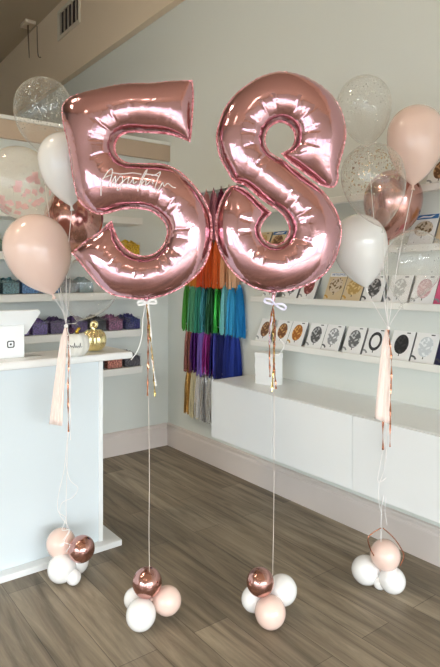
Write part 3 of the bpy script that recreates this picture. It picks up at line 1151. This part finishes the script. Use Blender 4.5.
EIGHT = [(281, 71.5), (298, 74), (316, 82), (331, 94), (340, 107), (344.8, 121), (346.4, 134), (344.5, 147), (341, 160), (338.5, 170), (338.5, 180), (334, 187.5), (323, 186.5), (310, 177.8), (296, 167.3), (285, 158.3), (281, 153.2),
         (286.4, 150.6), (292.3, 145.6), (294.3, 136), (289.5, 126.5), (279, 122.8), (269, 129), (265.5, 140.8), (269.2, 151.0), (275, 155.3), (284.5, 160.6), (295.5, 169.6), (309.5, 180.1), (319, 187.2), (326, 194), (332, 203), (338, 214), (341.8, 229), (340, 246),
         (332, 266), (317, 280.5), (297, 289), (276, 292.3), (259, 290), (241, 280.5), (225, 262.4), (216.5, 242.6), (215.3, 222), (218, 207), (224, 194), (232, 185.5), (243.8, 188.3), (260, 202.2), (272, 212.9),
         (264.5, 221), (260.7, 230.7), (265.5, 240), (275.6, 244), (285, 239.5), (288.8, 229.5), (285.5, 219.5), (278.5, 211.3), (261.4, 199.8), (245, 186), (233.5, 181.5), (226.4, 170.5), (219, 156), (215.8, 137.7), (219, 121.4), (226.4, 105), (237.3, 92.3), (251.8, 81.4), (266, 74.5)]
c8 = [EIGHT.index((281, 153.2)), EIGHT.index((272, 212.9))]
D8 = 2.41
eight, surf8 = foil_balloon('number_balloon', 'rose gold foil number eight balloon, right of the five', EIGHT, c8, D8, (274, 292))

# handwriting on the five
M_ink = mat('white_vinyl', (250, 246, 246), .4, var=.0)
STROKES = [[(47, 162), (49, 135), (54, 100), (70, 70), (88, 44), (99, 36), (104, 46), (98, 78), (88, 108), (84, 122)], [(58, 84), (78, 74), (100, 66)], [(104, 56), (150, 60), (195, 54), (238, 60)],
           [(98, 118), (108, 90), (118, 72), (118, 96), (114, 112), (128, 86), (142, 70), (151, 78), (148, 108), (138, 132), (126, 136), (128, 120), (150, 100), (170, 82), (180, 82), (174, 104), (186, 104), (200, 84), (203, 106), (218, 96)],
           [(222, 142), (228, 120), (240, 84), (256, 46), (264, 34), (262, 46), (246, 84), (238, 112), (252, 94), (262, 94), (258, 114), (272, 104), (288, 86), (294, 108)], [(258, 58), (290, 62), (318, 68)],
           [(286, 66), (308, 60), (326, 46), (326, 56), (312, 96), (304, 132), (314, 142), (330, 118), (340, 100), (346, 118), (362, 104), (372, 110), (388, 122), (402, 124)]]
m = MB()
for stq in STROKES:
    pts = catmull(stq, 5)
    m.tube([surf5(95 + x / 4.89, 165 + y / 4.89) for x, y in pts], .0021, 5)
m.build('lettering', M_ink, five)

M_ribw = mat('white_ribbon', (244, 240, 238), .45, var=.02)
M_ribl = mat('lilac_ribbon', (226, 220, 240), .4, var=.03)
M_rosefoil = mat('rose_foil_strip', (196, 132, 104), .2, 1.0, var=.5, vscale=90)
M_goldfoil = mat('gold_foil_strip', (206, 176, 112), .2, 1.0, var=.6, vscale=90)
M_string = mat('string_pale', (226, 214, 204), .5, var=.02)


def strip(m, pts, w, face=None, wave=.0):
    """flat ribbon along world points"""
    vs, fs = [], []
    n = len(pts)
    for i, p in enumerate(pts):
        t = (pts[min(i + 1, n - 1)] - pts[max(i - 1, 0)]).normalized()
        a = math.sin(i * wave) * 1.1 if wave else 0
        s = t.cross(FW)
        s = s.normalized() if s.length > 1e-4 else RT
        s = (s * math.cos(a) + FW * math.sin(a))
        ww = w[i] if isinstance(w, list) else w
        vs += [p - s * ww, p + s * ww, p + s * ww + FW * .0008, p - s * ww + FW * .0008]
    for i in range(n - 1):
        b = 4 * i
        for j in range(4):
            fs.append((b + j, b + (j + 1) % 4, b + 4 + (j + 1) % 4, b + 4 + j))
    fs += [(0, 1, 2, 3), (4 * n - 4, 4 * n - 3, 4 * n - 2, 4 * n - 1)]
    m.add(vs, fs)
    return m


def bow(root, cx, cy, d, s, ang, mt):
    Mb = Matrix.Translation(P(cx, cy, d)) @ Matrix.Rotation(-YAW, 4, 'Z') @ Matrix.Rotation(R_(ang), 4, 'Y')
    k = d / FPX
    b = MB()
    for sg in (-1, 1):
        lp = [(0, 0, 0), (sg * s * .5, -.006, s * .28), (sg * s, -.004, s * .16), (sg * s * .95, .004, -s * .12), (sg * s * .45, .004, -s * .10), (0, 0, 0)]
        pts = [Mb @ (Vector(p) * k if False else Vector((p[0] * k, p[1], p[2] * k))) for p in catmull(lp, 5)]
        strip(b, pts, .0045)
    b.lathe([(0, -.006), (.006, -.003), (.006, .003), (0, .006)], 10, Mb)
    b.build('bow', mt, root)


# neck, bow, tails and string of the five
def neck(root, pts, d, rr):
    MB().tube(pxcurve(pts, d, 3), rr, 10).build('neck', M_foil, root)


neck(five, [(146, 298), (146.5, 301), (147, 305)], D5, [.012, .010, .010, .009, .007, .006, .005])
bow(five, 147, 303, D5 - .012, 9, -6, M_ribw)
for pts, mt, w, wv in (([(147, 304), (148, 330), (148, 360), (147.5, 396)], M_rosefoil, .0040, .9), ([(147, 304), (150, 335), (153, 365), (155, 397)], M_goldfoil, .0045, 1.1),
                       ([(148, 304), (151, 330), (151, 352), (154, 372), (156, 386)], M_ribw, .0036, .3)):
    strip(MB(), pxcurve(pts, D5 - .012, 8), w, wave=wv).build('foil_tail' if mt is not M_ribw else 'ribbon_tail', mt, five)
MB().tube(pxcurve([(146, 303), (143, 318), (142, 335), (138, 350), (131, 360)], D5 - .01), .0022, 6).build('ribbon_tail', M_ribw, five)
MB().tube(pxcurve([(147, 303), (148.5, 400), (149.5, 480), (149, 530), (149.5, 572)], D5 + .03, 6), .0013, 5).build('string', M_string, five)

neck(eight, [(274, 291), (273.5, 297), (272.5, 303)], D8, [.014, .010, .008, .008, .009, .008, .006])
bow(eight, 275, 304.5, D8 - .012, 11, 22, M_ribl)
for pts, mt, w, wv in (([(273, 305), (270, 325), (269.5, 350), (270, 377)], M_rosefoil, .0040, .9), ([(273, 305), (273, 330), (274, 355), (272, 392)], M_goldfoil, .0045, 1.1),
                       ([(273, 305), (275, 330), (274, 360), (276, 389)], M_rosefoil, .0042, 1.3), ([(273, 304), (272.5, 318), (269.5, 328), (270, 345)], M_ribl, .0040, .3)):
    strip(MB(), pxcurve(pts, D8 - .012, 8), w, wave=wv).build('foil_tail' if mt is not M_ribl else 'ribbon_tail', mt, eight)
MB().tube(pxcurve([(273, 306), (277, 335), (284, 345), (279, 354), (271, 357)], D8), .0016, 6).build('ribbon_tail', M_ribw, eight)
MB().tube(pxcurve([(273, 303), (274, 400), (274, 480), (273.5, 530), (272.5, 580)], D8 + .05, 6), .0013, 5).build('string', M_string, eight)

# ------------------------------------------------------------------ latex balloons
M_blush = mat('blush_latex', (240, 209, 196), .22, var=.02, coat=.4)
M_wlatex = mat('white_latex', (240, 238, 236), .22, var=.01, coat=.4)
M_chrome = mat('rose_chrome_latex', (202, 154, 146), .17, 1.0, var=.04)
M_clear = clear_mat('clear_latex', haze=.06, rim=.9)
M_clearc = clear_mat('clear_cream_latex', haze=.26, rim=.4, body=(244, 234, 216))
M_confs = mat('silver_confetti', (236, 238, 232), .25, .6, var=.2, vscale=90)
M_confg = mat('gold_confetti', (198, 172, 130), .25, .8, var=.3, vscale=90)
M_confp = mat('pink_tissue_confetti', (236, 178, 182), .7, var=.1)


def teardrop(R, down, n=26, pinch=.38):
    prof = []
    for i in range(n + 1):
        a = math.pi * i / n
        r = R * math.sin(a)
        z = R * math.cos(a)
        if a > math.pi / 2:
            s = -math.cos(a)
            z = -down * s
            r = R * max(0.0, 1 - s * s) ** (.5 + pinch * s)
        else:
            z *= 1.02
        prof.append((max(r, 0.0), z))
    prof[0] = (0, prof[0][1])
    prof[-1] = (.006, prof[-1][1])
    prof.append((0, prof[-1][1] - .001))
    return prof


def latex(label, cx, cy, tx, ty, rp, d, mt, gather, cat='balloon', conf=None, group=None, gd=0.0, roll=0.0):
    c = P(cx, cy, d)
    tip = P(tx, ty, d + roll)
    ax = (c - tip)
    down = ax.length
    R = rp * d / FPX
    o = thing('latex_balloon', label, cat, tip, 0, group)
    Mx = Matrix.Translation(c) @ ax.normalized().to_track_quat('Z', 'Y').to_matrix().to_4x4()
    prof = teardrop(R, max(down, R * 1.08))
    MB().lathe(prof, 40, Mx).build('skin', mt, o)
    zt = prof[-1][1]
    kn = MB().lathe([(0, zt + .006), (.006, zt + .002), (.005, zt - .006), (.010, zt - .016), (.011, zt - .019), (0, zt - .016)], 12, Mx)
    kn.build('knot', mt, o)
    if gather:
        end = P(gather[0], gather[1], gather[2])
        st_ = Mx @ Vector((0, 0, zt - .01))
        mid = (st_ + end) / 2 + RT * random.uniform(-.012, .012)
        pts = [Vector(p) for p in catmull([tuple(st_), tuple(mid), tuple(end)], 8)]
        MB().tube(pts, .0017, 5).build('string', M_ribw, o)
    if conf:
        for cm, cnt, sz, zlo, zhi in conf:
            m = MB()
            for _ in range(cnt):
                z_ = random.uniform(zlo, zhi)
                a = random.uniform(0, 2 * math.pi)
                rr = max(0, 1 - z_ * z_) ** (.5 + .38 * max(0, -z_)) * R * .975
                zz = z_ * (R if z_ > 0 else down) * .97
                p = Vector((rr * math.cos(a), rr * math.sin(a), zz))
                nrm = Vector((p.x, p.y, p.z * .8)).normalized()
                t = nrm.orthogonal().normalized()
                t = Matrix.Rotation(random.uniform(0, 6.3), 3, nrm) @ t
                b = nrm.cross(t)
                s = sz * random.uniform(.5, 1.2)
                q = [p + t * s + b * s * .7, p - t * s + b * s, p - t * s - b * s * .8, p + t * s * .9 - b * s]
                m.add([Mx @ v for v in q], [(0, 1, 2, 3)])
            co = m.build('confetti', cm, o)
            co['kind'] = 'stuff'
    return o


GL = (66, 324, 2.72)
GRP = 'latex balloons of the left bouquet'
latex('clear balloon with fine silver glitter, highest of the left bouquet', 43.5, 107, 41, 153, 28.5, 2.94, M_clear, GL, conf=[(M_confs, 700, .0027, -.6, .9)], group=GRP)
latex('clear balloon with pink and cream confetti at the left picture edge', 19, 180, 40, 224, 33, 2.80, M_clearc, GL, conf=[(M_confp, 60, .016, -.55, -.2), (M_confs, 120, .0035, -.6, .3)], group=GRP)
latex('white balloon tucked behind the upper left of the five', 64, 158.5, 71.5, 206.5, 25.5, 2.64, M_wlatex, GL, group=GRP)
latex('chrome rose gold balloon behind the left tail of the five', 74, 218, 70, 254, 29, 3.0, M_chrome, GL, group=GRP)
latex('blush pink balloon in front, lowest left of the left bouquet', 36.5, 247, 53, 295, 32.3, 2.66, M_blush, GL, group=GRP)
latex('plain clear balloon hanging lowest, under the left tail of the five', 90.5, 284, 77, 321, 28.5, 2.83, M_clear, GL, group=GRP)
GR = (388, 328, 2.66)
GRP = 'latex balloons of the right bouquet'
latex('clear balloon with silver flakes, highest left of the right bouquet', 364, 103, 368, 148, 26.5, 2.78, M_clear, GR, conf=[(M_confs, 160, .0028, -.4, .9)], group=GRP)
latex('blush pink balloon at the upper right picture edge', 416, 134, 413, 186, 28, 2.70, M_blush, GR, group=GRP)
latex('clear balloon with gold confetti in front of the chrome one', 372.5, 175.5, 383, 228, 31.5, 2.55, M_clear, GR, conf=[(M_confg, 330, .0036, -.3, .95), (M_confs, 120, .0026, -.3, .95)], group=GRP)
latex('chrome rose gold balloon behind the gold confetti balloon', 393, 199, 388, 241, 28.5, 2.90, M_chrome, GR, group=GRP)
latex('white balloon beside the right rim of the eight', 359.5, 242, 366, 288, 27.2, 2.74, M_wlatex, GR, group=GRP)
latex('plain clear balloon lowest on the right, in front of the shelf packets', 414.5, 259, 402, 304, 28.5, 2.57, M_clear, GR, conf=[(M_confs, 50, .003, -.2, .9)], group=GRP)

# ------------------------------------------------------------------ balloon weights on the floor
def weight(label, balls, group='clustered balloon weights on the floor'):
    p0 = P(balls[0][0], balls[0][1], balls[0][3])
    o = thing('balloon_weight', label, 'balloon weight', (p0.x, p0.y, 0), 0, group)
    cs = [P(b[0], b[1], b[3]) for b in balls]
    hub = sum(cs, Vector()) / len(cs)
    for (px, py, rp, d, mt, lab), c in zip(balls, cs):
        R = rp * d / FPX
        if c.z < R:
            c = Vector((c.x, c.y, R))
        ax = (c - hub)
        ax.normalize()
        Mx = Matrix.Translation(c) @ ax.to_track_quat('Z', 'Y').to_matrix().to_4x4()
        b = MB().lathe(teardrop(R, R * 1.03, 20, .05), 28, Mx).build('balloon', mt, o)
        b['label'] = lab
        MB().lathe([(0, -R * 1.0), (.006, -R * 1.03), (.009, -R * 1.03 - .012), (0, -R * 1.03 - .012)], 10, Mx).build('knot', mt, b)
    return o


def fd(py, rp):
    return 852.0 / (py - HY + rp)


W, Bl, Ch = M_wlatex, M_blush, M_chrome
weight('cluster of four small balloons on the floor under the five', [(141, 614.5, 15, fd(614.5, 15), W, 'white balloon in front'), (167, 600.5, 14, 2.475, Bl, 'blush balloon'), (135, 599, 11, 2.50, W, 'white balloon behind'), (147.2, 582.5, 14.7, 2.455, Ch, 'rose gold chrome balloon on top')])
weight('cluster of four small balloons on the floor under the eight', [(270.3, 612, 15.5, fd(612, 15.5), Bl, 'blush balloon in front'), (282, 590, 14.8, 2.52, W, 'white balloon behind'), (254, 599, 12.5, 2.50, W, 'white balloon at left'), (260.3, 582, 13.8, 2.44, Ch, 'rose gold chrome balloon on top')])
weight('cluster of small balloons on the floor before the counter plinth', [(62, 568, 14, fd(568, 14), W, 'white balloon in front'), (61, 543, 14.3, 2.84, Bl, 'blush balloon on top'), (81.5, 549, 13, 2.77, Ch, 'rose gold chrome balloon'), (76.5, 565.5, 12, 2.86, W, 'white balloon behind'), (73.5, 577, 7.5, fd(577, 7.5), W, 'smallest white balloon')])
weight('cluster of small balloons on the floor near the right cabinet', [(366, 570, 14, fd(570, 14), W, 'white balloon at left'), (392.3, 580, 12.8, fd(580, 12.8), W, 'white balloon at right'), (385.3, 555, 14.8, 2.71, Bl, 'blush balloon on top'), (380, 583.5, 7, 2.72, W, 'smallest white balloon')])

# ------------------------------------------------------------------ fabric tassels and ribbons of the bouquets
M_tulle = mat('blush_tulle', (248, 228, 218), .8, var=.04, vscale=20)


def fabric(root, top, bot_l, bot_r, d, side=1):
    """gathered cloth strip: narrow at the knot, wider at the cut end"""
    nu, nv = 14, 16
    vs, fs = [], []
    for j in range(nv + 1):
        t = j / nv
        for i in range(nu + 1):
            u = i / nu
            bx = bot_l[0] + (bot_r[0] - bot_l[0]) * u
            by = bot_l[1] + (bot_r[1] - bot_l[1]) * u
            e = t ** .8
            x = top[0] + (u - .5) * 5 + (bx - top[0] - (u - .5) * 5) * e
            if t < .12:
                x = top[0] + (x - top[0]) * (.5 + t / .12 * .5)
            y = top[1] + (by - top[1]) * t
            vs.append(P(x, y, d + .005 * math.sin(u * 14 + t * 2) * (.3 + t)))
    for j in range(nv):
        for i in range(nu):
            q = j * (nu + 1) + i
            fs.append((q, q + 1, q + nu + 2, q + nu + 1))
    o = MB().add(vs, fs, 0, True).build('fabric_strip', M_tulle, root)
    md = o.modifiers.new('thick', 'SOLIDIFY')
    md.thickness = .0015


def curl(pts, d, w, root, name='curled_ribbon', mt=None):
    MB().tube(pxcurve(pts, d, 6), w, 5).build(name, mt or M_ribw, root)


lt = thing('bouquet_tassel', 'blush fabric and foil tassel tied to the left bouquet strings', 'tassel', P(66, 326, 2.70))
fabric(lt, (66, 327), (49, 424), (62, 426), 2.70)
strip(MB(), pxcurve([(67, 327), (69, 350), (68, 385), (68.5, 432)], 2.69, 8), .0040, wave=.8).build('foil_strip', M_rosefoil, lt)
strip(MB(), pxcurve([(67, 327), (70.5, 360), (70, 400), (70.5, 440)], 2.69, 8), .0035, wave=.5).build('ribbon_strip', M_ribw, lt)
rb = thing('curling_ribbon', 'white curled ribbons running down to the left counter weight', 'ribbon', P(66, 540, 2.78))
curl([(67, 327, -.06), (68, 400, -.04), (67, 470), (66, 505), (67, 530)], 2.76, .0018, rb)
curl([(69, 430, -.03), (66, 460), (70, 480), (78, 488), (73, 497), (62, 503), (60, 515), (65, 522), (69, 530), (63, 540)], 2.76, .0015, rb)
curl([(67, 440, -.03), (64, 470), (58, 498), (58.5, 512), (66, 518), (62, 530), (70, 530), (64, 542), (70, 545), (66, 552)], 2.74, .0018, rb)

rt = thing('bouquet_tassel', 'blush fabric and foil tassel tied to the right bouquet strings', 'tassel', P(388, 328, 2.64))
fabric(rt, (387, 329), (374.5, 418), (391, 425), 2.63)
strip(MB(), pxcurve([(388, 330), (391.5, 360), (390.5, 400), (390, 447)], 2.61, 8), .0042, wave=.9).build('foil_strip', M_rosefoil, rt)
strip(MB(), pxcurve([(388, 330), (386, 380), (383, 425), (383, 450)], 2.65, 8), .0050, wave=.4).build('foil_strip', M_rosefoil, rt)
rr = thing('curling_ribbon', 'white curled ribbons running down to the right floor weight', 'ribbon', P(386, 540, 2.70))
curl([(386, 420, -.04), (386, 480), (382, 505), (381, 520), (381, 545)], 2.70, .0017, rr)
curl([(385, 440, -.03), (380, 465), (378, 482), (386, 478), (390, 470), (387, 490), (385, 510), (387, 525)], 2.69, .0015, rr)
curl([(387, 430, -.03), (384, 470), (379, 485), (379, 503), (382, 515)], 2.68, .0013, rr)
curl([(381, 528), (374, 532), (368, 538), (370, 548), (374, 556)], 2.68, .0028, rr, mt=M_rosefoil)
curl([(383, 528), (392, 536), (399, 545), (404, 556), (400, 566)], 2.68, .0028, rr, mt=M_rosefoil)
# strings gathered above the knots
for gx, gy, gdp, root in ((66, 326, 2.70, lt), (388, 328, 2.64, rt)):
    MB().lathe([(0, -.012), (.009, -.006), (.010, .004), (0, .012)], 10, Matrix.Translation(P(gx, gy, gdp))).build('knot', M_ribw, root)
